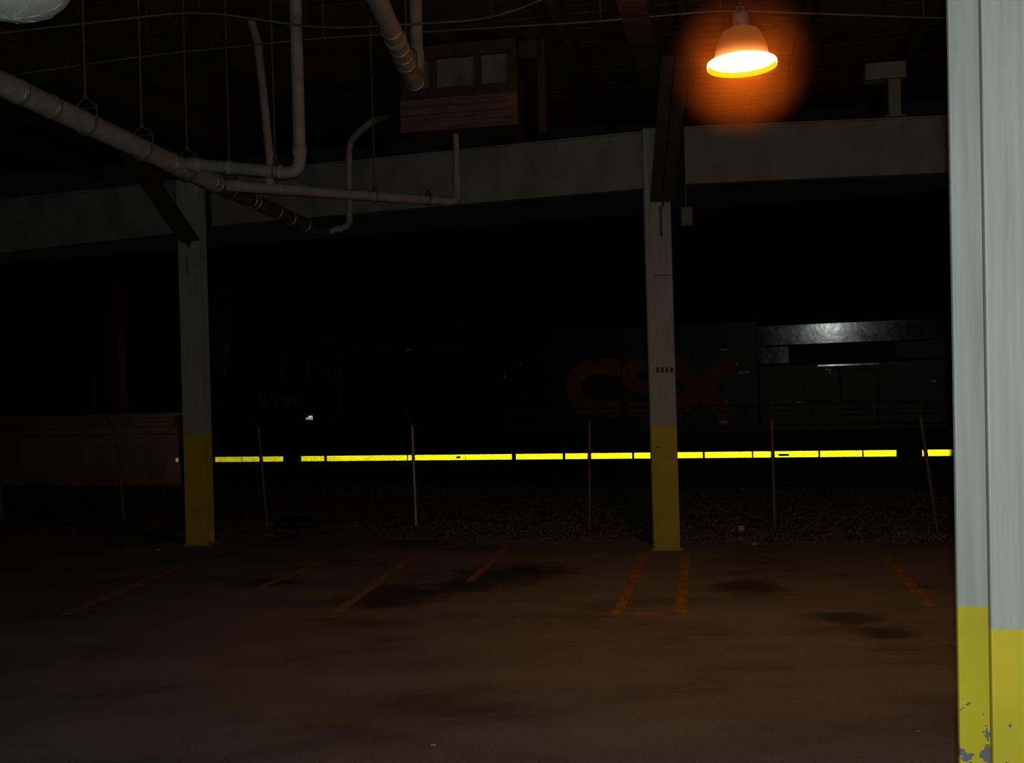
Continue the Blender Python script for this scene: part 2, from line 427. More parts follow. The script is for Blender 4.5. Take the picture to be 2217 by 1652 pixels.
# ------------------------------------------------------------------ far wall with posts on the left and dark shed behind
wl = MB()
WA = P(-420, 1000, 39.5); WB = P(720, 1000, 36.8)
def wallslab(mb, a, b, z0, z1, th):
    a = Vector((a.x, a.y, 0)); b = Vector((b.x, b.y, 0)); d = (b - a).normalized(); n = Vector((-d.y, d.x, 0)) * th
    zz0, zz1 = Vector((0, 0, z0)), Vector((0, 0, z1))
    mb.hexa([a + zz0, b + zz0, b + n + zz0, a + n + zz0, a + zz1, b + zz1, b + n + zz1, a + n + zz1])
WTOP = P(200, 898, 38).z
wallslab(wl, WA, WB, -1.1, WTOP, 3.0)
wo = fixn(wl.build('wall_back', M['concrete'])); wo['kind'] = 'structure'; wo['label'] = 'low concrete dock wall lit brown beyond the fence'
def dock_post(px, wpx, D, ytop, label, cat='post', m_='farwood'):
    p = P(px, 890, D); wdt = wpx / F * D; zt = P(px, ytop, D).z
    mb = MB().box((0, 0, (zt - WTOP) / 2), (wdt, wdt, zt - WTOP))
    t = empty('dock_post', (p.x, p.y, WTOP + .004), -YAW)
    bevel(mb.build('shaft', M[m_], t), .015)
    MB().box((0, 0, .03), (wdt * 1.5, wdt * 1.5, .06)).build('base', M[m_], t)
    if wpx > 15:
        MB().box((0, 0, zt - WTOP + .08), (wdt * 2.2, wdt * 1.1, .16)).build('cap', M[m_], t)
    tag(t, label, cat, 'dock posts')
dock_post(258, 26, 38.9, 600, 'wide brown timber post standing on the dock wall')
dock_post(203, 6, 39.0, 810, 'thin short post on the dock wall beside the wide timber post')
dock_post(494, 14, 38.2, 620, 'slim timber post behind the locomotive nose')
fw = MB()
S0 = TL - yl * -16 - eh * 40; S1 = TL - yl * -16 + eh * 70
wallslab(fw, S0, S1, -1.0, 9.0, 0.4)
fwo = fixn(fw.build('wall_far', M['farwall'])); fwo['kind'] = 'structure'; fwo['label'] = 'black shed wall far behind the locomotive'

# ------------------------------------------------------------------ columns
def column(base, label, height, lean=0.0, cm='column', yaw=None):
    t = empty('steel_column', base, COLYAW if yaw is None else yaw)
    wd, dp, th = 0.345, 0.27, 0.02
    bevel(MB().span((-wd / 2, 0, 0.02), (wd / 2, th, height)).build('front_flange', M[cm], t), .004)
    bevel(MB().span((-wd / 2, dp - th, 0.02), (wd / 2, dp, height)).build('back_flange', M[cm], t), .004)
    MB().span((-.008, th, 0.02), (.008, dp - th, height)).build('web', M[cm], t)
    bevel(MB().span((-wd / 2 - .03, -.03, 0.0), (wd / 2 + .03, dp + .03, 0.02)).build('base_plate', M[cm], t), .004)
    for sx in (-1, 1):
        for sy in (0, dp):
            b = MB(); b.lathe([(0.0, .05), (.014, .05), (.016, .02)], (sx * (wd / 2 + .012), sy, 0), 6, False)
            b.build('anchor_bolt', M['rod'], t)
    t.rotation_euler[1] = lean
    tag(t, label, 'column', 'steel columns', 'thing')
    return t
zl_top = P(427, 388, c_left.y).z; zm_top = P(1445, 276, c_mid.y).z
column(c_left, 'grey steel column with dim yellow base standing far from the lamp', zl_top)
column(c_mid, 'grey steel column with yellow base beside the boxed yellow floor lines', zm_top)
column(c_near, 'large pale grey column with chipped yellow base close to the camera', CEIL - .25, lean=0.012, cm='nearcolumn', yaw=-math.radians(6.3))
# stencil and stain marks on the middle column front
mc = [o for o in bpy.data.objects if o.name.startswith('steel_column')]
def colmark(col, base, px, py, w_, h_, name):
    p = P(px, py, base.y + .0)
    loc = Matrix.Rotation(-COLYAW, 3, 'Z') @ (p - base)
    o = MB().span((loc.x - w_ / 2, -.0025, loc.z - h_ / 2), (loc.x + w_ / 2, .002, loc.z + h_ / 2)).build(name, M['stencil'], col)
    return o
midcol = [o for o in mc if (o.location - c_mid).length < .01][0]
leftcol = [o for o in mc if (o.location - c_left).length < .01][0]
colmark(midcol, c_mid, 1431, 480, .035, .40, 'slot_mark')
colmark(midcol, c_mid, 1436, 596, .26, .012, 'weld_seam')
for dx in (-16, -6, 4, 14):
    colmark(midcol, c_mid, 1440 + dx, 801, .04, .07, 'stencil_mark')
colmark(midcol, c_mid, 1426, 969, .025, .03, 'rust_spot')
colmark(leftcol, c_left, 405, 575, .02, .25, 'slot_mark')

# knee braces
def brace(base, px0, py0, d0, px1, py1, d1, wd, label):
    a = P(px0, py0, d0); b = P(px1, py1, d1)
    d = (b - a).normalized(); side = Vector((math.cos(COLYAW), math.sin(COLYAW), 0)); side = (side - d * side.dot(d)).normalized()
    up = side.cross(d)
    R = Matrix((side, d, up)).transposed()
    t = empty('knee_brace', a)
    L = (b - a).length
    bevel(MB().box(R @ Vector((0, L / 2, 0)), (wd, L, .03), R).build('plate', M['brace'], t), .004)
    MB().box(R @ Vector((0, L / 2, .07)), (.02, L, .12), R).build('web', M['brace'], t)
    tag(t, label, 'brace', 'knee braces')
brace(c_mid, 1434, 436, c_mid.y - .03, 1462, 120, c_mid.y - 1.5, .33, 'dark knee brace rising from the column below the lamp')
brace(c_left, 412, 522, c_left.y - .03, 272, 318, c_left.y - 1.6, .30, 'dark knee brace rising from the column behind the drain pipe')

# ------------------------------------------------------------------ grey beams between the columns
def beam_pt(px):
    """front plane of the beam line where the photo column px crosses it"""
    d = ray(px, 400); o = c_mid + line_n * 0.10
    t = (o - CAM).dot(line_n) / d.dot(line_n)
    q = CAM + d * t
    return q, q.y
def beam(pa, pb, label):
    (x0, t0, b0), (x1, t1, b1) = pa, pb
    q0, d0 = beam_pt(x0); q1, d1 = beam_pt(x1)
    zt0, zb0 = P(x0, t0, d0).z, P(x0, b0, d0).z; zt1, zb1 = P(x1, t1, d1).z, P(x1, b1, d1).z
    t = empty('grey_beam', (q0.x, q0.y, zb0))
    O = Vector((q0.x, q0.y, zb0))
    def sl(name, f0_, f1_, y0, y1):
        # f: fraction of the depth measured from the bottom
        def pt(q, zb, zt, f, y): return Vector((q.x, q.y, zb + (zt - zb) * f)) + line_n * y - O
        mb = MB().hexa([pt(q0, zb0, zt0, f0_, y0), pt(q1, zb1, zt1, f0_, y0), pt(q1, zb1, zt1, f0_, y1), pt(q0, zb0, zt0, f0_, y1),
                        pt(q0, zb0, zt0, f1_, y0), pt(q1, zb1, zt1, f1_, y0), pt(q1, zb1, zt1, f1_, y1), pt(q0, zb0, zt0, f1_, y1)])
        return fixn(mb.build(name, M['beam'], t))
    sl('web', .03, .97, .0, .10)
    sl('bottom_flange', 0, .03, -.035, .13)
    sl('top_flange', .97, 1.0, -.035, .13)
    tag(t, label, 'beam', 'grey beams', 'thing')
beam((-500, 486, 603), (398, 390, 503), 'long grey beam left of the far column behind the drain pipe')
beam((456, 379, 490), (1408, 283, 407), 'long grey beam spanning between the two far columns')
beam((1484, 275, 399), (2330, 238, 362), 'long grey beam below the hanging lamp')

# ------------------------------------------------------------------ ceiling
def uv(p):  # world -> roof grid
    return p.dot(U), p.dot(V)
ce = MB()
RU = Matrix((U, V, Vector((0, 0, 1)))).transposed()
cc = U * 1 + V * 6.0
ce.box((cc.x, cc.y, CEIL + 0.16), (36, 24.5, 0.04), RU)
ceil = ce.build('ceiling', M['wood']); ceil['kind'] = 'structure'; ceil['label'] = 'dark timber roof of planks and joists'
for i in range(36):
    vv = 8.2 + i * 0.275
    if vv > 17.9: break
    for j, (a, b) in enumerate(((-12.2, -5.0), (-4.97, 2.0), (2.03, 9.2))):
        off = (i * 37 % 5) * .35 - .7
        cx = (a + b) / 2
        p = U * cx + V * vv
        pm = MB().box((0, 0, 0), (b - a, 0.255, 0.03 + (i * 7 + j * 3) % 4 * .005), RU)
        o = pm.build('plank', M['plank'], ceil); o.location = (p.x, p.y, CEIL + 0.115)
for i in range(15):
    uu = -12 + i * 1.45
    p = U * uu + V * 7.0
    jm = MB().box((0, 0, 0), (0.09, 22, 0.28), RU)
    o = jm.build('joist', M['wood'], ceil); o.location = (p.x, p.y, CEIL - 0.05)
# girders over the column lines, running toward the camera
for cbase, nm in ((c_left, 'girder'), (c_mid, 'girder')):
    p = cbase - V * 7.0
    g = MB().box((0, 0, 0), (0.30, 17.5, 0.40), RU)
    o = g.build(nm, M['wood'], ceil); o.location = (p.x, p.y, CEIL - 0.40)
# short post and cap on the beam at the right
q, d_ = beam_pt(1945)
pz0 = P(1945, 251, d_).z
cpst = empty('cripple_post', (q.x, q.y + .03, pz0), -YAW)
bevel(MB().span((-.075, 0, 0), (.075, .15, CEIL - .66 - pz0)).build('shaft', M['beam'], cpst), .008)
bevel(MB().span((-.36, -.05, CEIL - .66 - pz0), (.14, .2, CEIL - .45 - pz0)).build('cap', M['beam'], cpst), .008)
MB().span((-.12, -.03, 0), (.12, .16, .02)).build('foot_plate', M['beam'], cpst)
tag(cpst, 'short grey post with cap block standing on the beam near the large column', 'post')
ub = MB().span((-.08, -.04, 0), (.08, .06, .26))
eb = empty('electrical_box', P(1487, 490, 13.7), COLYAW)
bevel(ub.build('case', M['conduit'], eb), .01)
MB().span((-.065, -.05, .02), (.065, -.04, .24)).build('cover', M['panel'], eb)
MB().tube([(0, .02, .26), (0, .02, P(1487, 403, 13.7).z - P(1487, 490, 13.7).z)], .012, 8).build('conduit', M['conduit'], eb)
tag(eb, 'small grey electrical box hanging below the beam beside the column', 'electrical box')

# ------------------------------------------------------------------ wooden box with panels under the roof
DBX = 12.75
bx_l, bx_r = P(868, 250, DBX), P(1122, 250, DBX - .3)
bx0 = P(868, 290, DBX); zb = P(990, 284, DBX).z
bdir = (P(1122, 282, DBX - .28) - P(868, 288, DBX)); bdir.z = 0
BW = bdir.length; byaw = math.atan2(bdir.y, bdir.x)
hb = empty('hanging_box', (bx0.x, bx0.y, zb), byaw)
def bz(py): return P(990, py, DBX).z - zb
def bxx(px):  # local x for photo px
    return (px - 868) / (1122 - 868) * BW
# lower box of boards
z1 = bz(214)
nb = 4
for i in range(nb):
    za, zb_ = i * z1 / nb, (i + 1) * z1 / nb - .006
    MB().span((0, 0 + (i % 2) * .004, za), (BW, .03, zb_)).build('board', M['brown'], hb)
MB().span((.01, .03, .01), (BW - .01, .75, z1 - .01)).build('inner_box', M['frame'], hb)
# dark sill rail, recessed
MB().span((0.02, .06, z1), (BW - .02, .72, bz(190))).build('sill_rail', M['frame'], hb)
ztop = CEIL - .2 - zb
for (a, b) in ((868, 880), (930, 946), (1030, 1044), (1102, 1122)):
    bevel(MB().span((bxx(a), .04, z1), (bxx(b), .70, ztop)).build('upright', M['frame'], hb), .006)
for (a, b) in ((880, 930), (946, 1030), (1044, 1102)):
    MB().span((bxx(a), .10, bz(190)), (bxx(b), .13, ztop - .1)).build('panel', M['panel'], hb)
MB().span((0, .03, ztop - .16), (BW, .72, ztop)).build('head_rail', M['frame'], hb)
tag(hb, 'brown wooden box with dusty grey panels hanging under the roof', 'wooden box')
# second timber hanger frame to the right of the box
hp = empty('roof_hanger_post', P(1175, 285, 12.6), byaw)
zz = CEIL - .2 - hp.location.z
bevel(MB().span((-.05, 0, 0), (.05, .12, zz)).build('shaft', M['frame'], hp), .006)
MB().span((-.30, 0, zz - .2), (.05, .12, zz)).build('arm', M['frame'], hp)
tag(hp, 'dark timber post hanging from the roof beside the wooden box', 'post')

# ------------------------------------------------------------------ drain piping
def rings_at(parent, path_a, path_b, ts, r, width=.02):
    d = (path_b - path_a).normalized()
    for t in ts:
        c = path_a + (path_b - path_a) * t
        MB().tube([c - d * width, c - d * width * .7, c + d * width * .7, c + d * width], [r, r * 1.09, r * 1.09, r], 20).build('band', M['ring'], parent)
def hub(parent, a, d, r, L=.10, m_='pipe'):
    a = Vector(a); d = Vector(d).normalized()
    MB().tube([a, a + d * L * .15, a + d * L * .85, a + d * L], [r * 1.02, r * 1.17, r * 1.17, r * 1.02], 18).build('coupling', M[m_], parent)
dp = empty('drain_pipe', (0, 0, 0))
PA = P(-60, 152, 7.7); PB = P(705, 507, 14.0)
Lp = PB - PA
def at_px(px):  # point on the main run seen at photo column px
    lo, hi = 0.0, 1.0
    for _ in range(40):
        mid = (lo + hi) / 2
        if proj(PA + Lp * mid)[0] < px: lo = mid
        else: hi = mid
    return lo
t_br1, t_br2 = at_px(392), at_px(470)
MB().tube([PA - Lp * .55, PA + Lp * t_br2], .098, 24).build('main_run', M['pipe'], dp)
MB().tube([PA + Lp * t_br2, PB], [.088, .080], 24).build('main_run', M['darkpipe'], dp)  # this stretch is a darker brown than the rest
for px, r in ((367, .098), (387, .099), (456, .098), (468, .098), (543, .088), (552, .088), (598, .086), (628, .086), (660, .084)):
    rings_at(dp, PA, PB, [at_px(px)], r, .008)
rings_at(dp, PA, PB, [at_px(110), at_px(40)], .098, .03)
# branch 1: sideways run then riser up through the roof
B0 = PA + Lp * at_px(388); D1 = proj(B0)[2]
B0 = B0 + Vector((0, 0, .03))
d1e = D1 - .30
B1 = P(650, 376, d1e); B2 = Vector((B1.x, B1.y, CEIL))
B1b = P(652, 376, d1e)
MB().tube(bend([B0, B1, B2], .16), .062, 18).build('branch_run', M['pipe'], dp)
hub(dp, B0 + (B1 - B0).normalized() * .10, B1 - B0, .062, .16)
hub(dp, B1 + Vector((0, 0, .18)), (0, 0, 1), .062, .10)
hub(dp, B0.lerp(B1, .82), B1 - B0, .062, .05)
hub(dp, B0.lerp(B1, .40), B1 - B0, .062, .05)
# branch 2: lower sideways run, elbow and short riser into the wooden box
G0 = PA + Lp * at_px(474); D2 = proj(G0)[2]
dend = 12.95
G1 = P(991, 438, dend); G2 = P(991, 262, dend)
G2 = Vector((G1.x, G1.y, G2.z))
MB().tube([G0, G0.lerp(G1, .82)], [.064, .056], 18).build('branch_run', M['pipe'], dp)
MB().tube(bend([G0.lerp(G1, .80), G1, Vector((G1.x, G1.y, G1.z + .34))], .14), .052, 18).build('elbow', M['pipe'], dp)
MB().tube([Vector((G1.x, G1.y, G1.z + .30)), G2], .040, 16).build('riser', M['pipe'], dp)
for f in (.06, .22, .61, .79): hub(dp, G0.lerp(G1, f), G1 - G0, .060 - .008 * f, .06)
hub(dp, Vector((G1.x, G1.y, G1.z + .22)), (0, 0, 1), .050, .16)
# slanting riser that drops onto branch 2 behind branch 1
R0 = P(560, 98, D2 - .2); R1 = P(571, 396, D2 - .35)
R1 = G0.lerp(G1, .19)
R0b = P(559, 95, proj(R1)[2]); R0b.z = min(R0b.z, CEIL)
MB().tube([R1, P(584, 340, proj(R1)[2]), R0b, R0b + Vector((-.1, .1, .3))], .047, 16).build('riser', M['pipe'], dp)
hub(dp, R1, R0b - R1, .048, .16)
# far elbow at the end of the main run and its bent riser
E0 = PB; dE = 14.0
E1 = P(757, 489, dE); E2 = P(756, 306, dE); E3 = P(805, 262, dE - .3)
MB().tube(bend([E0, E0 + (P(740, 489, dE) - E0) * .5, E1, E2, E3, E3 + Vector((.15, .7, .25))], .14), .045, 14).build('riser', M['pipe'], dp)
hub(dp, E0.lerp(E1, .55), E1 - E0, .045, .05); hub(dp, P(757, 405, dE), (0, 0, 1), .045, .08)
tag(dp, 'long grey drain pipe with branches and risers running under the roof', 'pipe')

# second drain pipe near the wooden box
dq = empty('drain_pipe', (0, 0, 0))
QA = P(790, -60, 8.3)
QB = P(898, 178, 11.0)
MB().tube([QA - (QB - QA) * .8, QB], .092, 24).build('main_run', M['pipe'], dq)
Qd = (QB - QA).normalized()
for f in (.45, .62, .70, .78): rings_at(dq, QA, QB, [f], .094, .006)
hub(dq, QA.lerp(QB, .52), Qd, .092, .14)
rings_at(dq, QA, QB, [.995], .096, .01)
QU = P(902, 60, 11.0)
MB().tube(bend([QB - Qd * .25 + Vector((0, 0, .03)), QB + Vector((.03, 0, .06)), Vector((QB.x + .03, QB.y + .02, CEIL))], .12), [.07] * 9, 18).build('riser', M['pipe'], dq)
hub(dq, Vector((QB.x + .03, QB.y + .02, QB.z + .20)), (0, 0, 1), .07, .16)
tag(dq, 'short grey drain pipe turning up beside the wooden box', 'pipe')

# hangers
def hanger(pxc, c, r, label, rodtop=CEIL, bars=True, d=None):
    """clevis around the pipe centre c with a rod up to the roof"""
    t = empty('pipe_hanger', c)
    d = (d or Lp).normalized()
    side = d.cross(Vector((0, 0, 1))).normalized(); up = side.cross(d)
    loop = []
    for k in range(9):
        a = math.pi + math.pi * k / 8
        loop.append(side * math.cos(a) * r * 1.12 + up * math.sin(a) * r * 1.12)
    loop = [side * -1.12 * r + up * r * 1.5] + loop + [side * 1.12 * r + up * r * 1.5]
    loop = loop + [Vector((0, 0, r * 2.3))] + [loop[0]]
    MB().tube(loop, .010, 6, False).build('clevis', M['rod'], t)
    MB().tube([side * -1.15 * r + up * r * 1.35, side * 1.15 * r + up * r * 1.35], .008, 6).build('cross_bolt', M['rod'], t)
    MB().tube([(0, 0, r * 2.0), (0, 0, rodtop - c.z)], .010, 8).build('rod', M['rod'], t)
    MB().lathe([(0.0, .02), (.022, .02), (.022, -.01), (0, -.01)], (0, 0, r * 2.3), 6, False).build('nut', M['rod'], t)
    tag(t, label, 'pipe hanger', 'pipe hangers')
hanger(0, PA + Lp * at_px(186), .098, 'pipe hanger nearest the white duct on the big drain pipe')
hanger(0, PA + Lp * at_px(308), .098, 'second pipe hanger along the big drain pipe')
hanger(0, PA + Lp * at_px(406), .098, 'pipe hanger where the first branch leaves the big drain pipe')
hanger(0, PA + Lp * at_px(498), .088, 'pipe hanger where the lower branch leaves the big drain pipe')
hanger(0, B0.lerp(B1, .80), .062, 'pipe hanger on the upper branch near its riser', d=B1 - B0)
hanger(0, G0.lerp(G1, .62), .056, 'pipe hanger midway along the lower branch pipe', d=G1 - G0)
hanger(0, G0.lerp(G1, .86), .054, 'pipe hanger beside the elbow of the lower branch', rodtop=G1.z + .14, d=G1 - G0)
hanger(0, QA.lerp(QB, .80) , .092, 'pipe hanger on the short drain pipe', d=QB - QA)

# conduits
def conduit(pts, r, label):
    t = empty('conduit', (0, 0, 0))
    path = bend([P(*p) for p in pts], .35, 6)
    MB().tube(path, r, 8).build('tube', M['conduit'], t)
    for p in pts[1:-1]:
        q = P(*p)
        MB().tube([q + Vector((0, 0, .02)), (q.x, q.y, CEIL)], .006, 6).build('hanger_wire', M['rod'], t)
    tag(t, label, 'conduit', 'conduits')
conduit([(-40, 76, 9.5), (430, 23, 9.8), (700, 63, 9.9), (1065, 42, 9.7), (1220, -20, 9.4)], .0125, 'grey bent conduit crossing under the roof above the pipes')
conduit([(-40, 172, 11.0), (320, 120, 11.2), (700, 82, 11.3), (1300, 46, 10.9), (1560, 22, 10.7), (2000, 38, 10.5), (2300, 46, 10.4)], .011, 'long thin conduit running past the lamp to the large column')

# white insulated duct in the upper left corner
du = empty('insulated_duct', P(20, -63, 4.6))
prof = [(0.0, -.215)] + [(.275 * math.sin(a), -.02 - .195 * math.cos(a)) for a in (0.25, .5, .75, 1.0, 1.25, 1.5)] + [(.28, .03), (.28, CEIL - du.location.z)]
MB().lathe(prof, (0, 0, 0), 36).build('wrap', M['duct'], du)
for k in range(8):
    a = k * math.pi / 4 + .2
    MB().tube([Vector((.275 * math.sin(t) * math.cos(a), .275 * math.sin(t) * math.sin(a), -.021 - .195 * math.cos(t))) for t in (.05, .4, .8, 1.2, 1.5)], .0035, 5).build('seam', M['duct'], du)
MB().lathe([(.281, .10), (.287, .11), (.287, .13), (.281, .14)], (0, 0, 0), 36).build('band', M['duct'], du)
tag(du, 'round white insulated duct end in the upper corner', 'duct')

# ------------------------------------------------------------------ hanging sodium lamp
LD = 8.5
lc = P(1606, 136, LD)
lamp = empty('high_bay_lamp', lc)
R_ = 73.5 / F * LD
MB().lathe([(.213, .030), (R_ * .96, .012), (R_ * 1.0, .004), (R_ * 1.012, -.012), (R_ * 1.005, -.040)], (0, 0, 0), 40).build('lens_shoulder', M['lens'], lamp)
MB().lathe([(R_ * 1.004, -.041), (R_ * .98, -.043), (R_ * .95, -.022), (R_ * .93, .0)], (0, 0, 0), 40).build('lens_rim', M['lensrim'], lamp)
MB().lathe([(R_ * .93, .001), (R_ * .7, -.014), (R_ * .4, -.024), (0.0005, -.028)], (0, 0, 0), 40).build('lens', M['lens'], lamp)
MB().lathe([(.218, .024), (.222, .06), (.212, .12), (.185, .20), (.15, .26), (.10, .285), (0.0, .29)], (0, 0, 0), 40).build('housing', M['amber'], lamp)
MB().lathe([(0.0, .42), (.06, .42), (.07, .40), (.07, .28), (0, .28)], (0, 0, 0), 20).build('ballast_cap', M['lampmetal'], lamp)
MB().tube([(0, 0, .42), (0, 0, CEIL - lc.z)], .010, 8).build('hanging_rod', M['rod'], lamp)
MB().tube([(-.03, 0, .42), (-.03, 0, .47), (.03, 0, .47), (.03, 0, .42)], .008, 6).build('hook', M['ring'], lamp)
tag(lamp, 'glowing orange round lamp hanging under the roof', 'lamp')
# scatter ball added round the lamp to imitate its lens halo
hz = bmesh.new(); bmesh.ops.create_icosphere(hz, subdivisions=3, radius=0.72)
hm = bpy.data.meshes.new('lamp_halo'); hz.to_mesh(hm); hz.free()
hzo = bpy.data.objects.new('lamp_halo', hm); COL.objects.link(hzo); hzo.location = lc
hmat, nt, b, ns, lk = mat('lens_halo_scatter')
ns.remove(b)
tc = N(ns, 'ShaderNodeTexCoord'); ln = N(ns, 'ShaderNodeVectorMath', operation='LENGTH'); lk.new(tc.outputs['Object'], ln.inputs[0])
mr = N(ns, 'ShaderNodeMapRange', interpolation_type='SMOOTHSTEP'); mr.inputs[1].default_value = .38; mr.inputs[2].default_value = .66; mr.inputs[3].default_value = .13; mr.inputs[4].default_value = 0
lk.new(ln.outputs['Value'], mr.inputs[0])
vs = N(ns, 'ShaderNodeVolumeScatter'); vs.inputs['Color'].default_value = (1.0, 0.33, 0.05, 1)
lk.new(mr.outputs[0], vs.inputs['Density'])
lk.new(vs.outputs[0], ns['Material Output'].inputs['Volume'])
hm.materials.append(hmat)
tag(hzo, 'orange scatter ball added round the hanging lamp as its lens halo', 'haze', None, 'stuff')

# ------------------------------------------------------------------ locomotive
loco = empty('locomotive', (0, 0, 0)); loco.matrix_world = LM
bpy.context.view_layer.update()
def lbox(name, a, b, m_, parent=loco, bv=0.0):
    o = MB().span(a, b).build(name, M[m_], parent)
    if bv: bevel(o, bv)
    return o
LEN = 21.6
X0 = tl(388, 990)[0]
def X(px, y=0.0): return tl(px, 850, y)[0]
def Z(px, py, y=0.0): return tl(px, py, y)[1]
ZW = Z(1300, 948)             # walkway height
ZR = Z(1800, 697, .2)         # top of radiator wing
lbox('side_sill', (X0, .015, -.10), (X0 + LEN, .12, ZW), 'under')
lbox('walkway', (X0, 0.0, ZW), (X0 + LEN, 3.1, ZW + .04), 'under')
lbox('underframe', (X0 + .3, .5, -.35), (X0 + LEN, 2.6, ZW - .02), 'under')
# fuel tank
ft = MB()
x1, x2 = X0 + 7.2, X0 + 14.2
sec = [(.35, -.14), (.22, -.35), (.22, -.75), (.55, -1.08), (2.55, -1.08), (2.88, -.75), (2.88, -.35), (2.75, -.14)]
n_ = len(sec)
ft.add([(x1, y, z) for y, z in sec] + [(x2, y, z) for y, z in sec], [tuple(range(n_ - 1, -1, -1)), tuple(range(n_, 2 * n_))] + [(i, (i + 1) % n_, n_ + (i + 1) % n_, n_ + i) for i in range(n_)])
bevel(fixn(ft.build('fuel_tank', M['under'], loco)), .03)
# trucks
for cxx in (X0 + 4.1, X0 + 17.5):
    tr = lbox('truck_frame', (cxx - 2.5, .30, -.78), (cxx + 2.5, .48, -.45), 'under', loco, .05)
    for dx in (-1.85, 0, 1.85):
        wh = MB()
        wh.tube([(cxx + dx, .74, -.86), (cxx + dx, .88, -.86)], .50, 28); wh.tube([(cxx + dx, .88, -.86), (cxx + dx, .91, -.86)], .535, 28)
        wh.build('wheel', M['under'], tr)
        jb = MB(); jb.box((cxx + dx, .28, -.88), (.34, .16, .34)); bevel(jb.build('journal_box', M['under'], tr), .03)
    for dx in (-1.2, 0.0, 1.2):
        lbox('motor_light_block', (cxx + dx - .62, 1.0, -1.30), (cxx + dx + .62, 2.1, -.33), 'under', tr, .06)  # motor boxes added to block lamp light leaking under the frame
    for dx in (-.95, .95):
        sp = MB()
        for k in range(5): sp.tube([(cxx + dx + .09 * math.cos(a), .33 + .09 * math.sin(a), -.98 + k * .045) for a in [i * math.pi / 5 for i in range(11)]], .014, 6)
        sp.build('spring', M['under'], tr)
for a_, b_x in ((X0 + .45, X0 + 7.25), (X0 + 14.15, X0 + LEN - .3)):
    lbox('sill_light_block', (a_, 1.3, -1.26), (b_x, 1.8, -.3), 'under')  # box added to stop light leaking past the truck ends
# front: pilot, steps, coupler, hoses, yellow edge
pl = MB()
pl.hexa([(X0 - .15, .15, -1.30), (X0 + .5, .10, -1.30), (X0 + .5, 3.0, -1.30), (X0 - .15, 2.95, -1.30),
         (X0 - .02, .15, -.20), (X0 + .5, .10, -.20), (X0 + .5, 3.0, -.20), (X0 - .02, 2.95, -.20)])
fixn(pl.build('pilot', M['under'], loco))
for k in range(4):
    st = lbox('step', (X0 + .05, .0, -1.15 + k * .33), (X0 + .62, .30, -1.12 + k * .33), 'under')
cpx = MB(); cpx.box((X0 - .35, 1.55, -.55), (.55, .28, .30)); cpx.box((X0 - .68, 1.50, -.55), (.20, .42, .32))
bevel(cpx.build('coupler', M['under'], loco), .04)
for k, (dx, z0_, z1_) in enumerate(((-.18, .95, -.55), (-.30, .30, -.80), (-.24, .05, -1.0))):
    MB().tube([(X0 + .02, .45 + .1 * k, z0_), (X0 + dx * .7, .42 + .1 * k, z0_ - .18), (X0 + dx, .40 + .1 * k, (z0_ + z1_) / 2), (X0 + dx * .8, .42 + .1 * k, z1_ + .1), (X0 + .0, .45 + .1 * k, z1_)], .022, 8).build('air_hose', M['rubber'], loco)
lbox('end_post', (X0 - .04, .02, .0), (X0 + .05, .12, Z(388, 899)), 'yellowstep')
lbox('end_sheet', (X0 - .22, .12, Z(388, 922)), (X0 + .03, .9, Z(388, 900)), 'yellowstep')
# nose
xa, xb = X(400, .7), X(486, .6)
ns_ = MB()
zt = Z(440, 815, .7)
ns_.hexa([(xa, .75, ZW + .04), (xb, .6, ZW + .04), (xb, 2.5, ZW + .04), (xa, 2.35, ZW + .04), (xa + .25, .85, zt - .12), (xb, .65, zt), (xb, 2.45, zt), (xa + .25, 2.25, zt - .12)])
bevel(fixn(ns_.build('nose', M['loco'], loco)), .08)
lbox('yellow_band', (X(468, .58), .57, Z(480, 880, .58)), (xb + .02, .62, Z(480, 873, .58)), 'letter')
# cab
ya = .16
xc0, xc1 = X(488, ya), X(736, ya)
zc = Z(610, 748, ya)
cab = MB()
secc = [(ya, ZW + .04), (ya, zc - .28), (ya + .35, zc), (3.1 - ya - .35, zc), (3.1 - ya, zc - .28), (3.1 - ya, ZW + .04)]
n_ = len(secc)
cab.add([(xc0, y, z) for y, z in secc] + [(xc1, y, z) for y, z in secc], [tuple(range(n_ - 1, -1, -1)), tuple(range(n_, 2 * n_))] + [(i, (i + 1) % n_, n_ + (i + 1) % n_, n_ + i) for i in range(n_)])
cabo = bevel(fixn(cab.build('cab', M['loco'], loco)), .03)
def cab_window(x0, y0, x1, y1, fr='dimrail', lit=False):
    a, zb_ = tl(x0, y1, ya); b, zt_ = tl(x1, y0, ya)
    g = lbox('cab_window', (a, ya - .012, zb_), (b, ya + .02, zt_), 'glass', loco)
    fm = MB(); tk = .03
    fm.span((a - tk, ya - .03, zb_ - tk), (a, ya + .01, zt_ + tk)); fm.span((b, ya - .03, zb_ - tk), (b + tk, ya + .01, zt_ + tk))
    fm.span((a, ya - .03, zb_ - tk), (b, ya + .01, zb_)); fm.span((a, ya - .03, zt_), (b, ya + .01, zt_ + tk))
    fm.build('window_frame', M[fr], g)
cab_window(611, 766, 664, 824, 'rail'); cab_window(553, 780, 566, 824)
for px, y0, y1 in ((690, 765, 822), (698, 800, 822), (712, 800, 826), (724, 810, 830), (734, 780, 818)):
    xx, z0_ = tl(px, y1, .05); _, z1_ = tl(px, y0, .05)
    MB().tube([(xx, .12, z0_), (xx, .06, z0_ + .03), (xx, .06, z1_ - .03), (xx, .12, z1_)], .016, 8).build('grab_iron', M['rail'], loco)
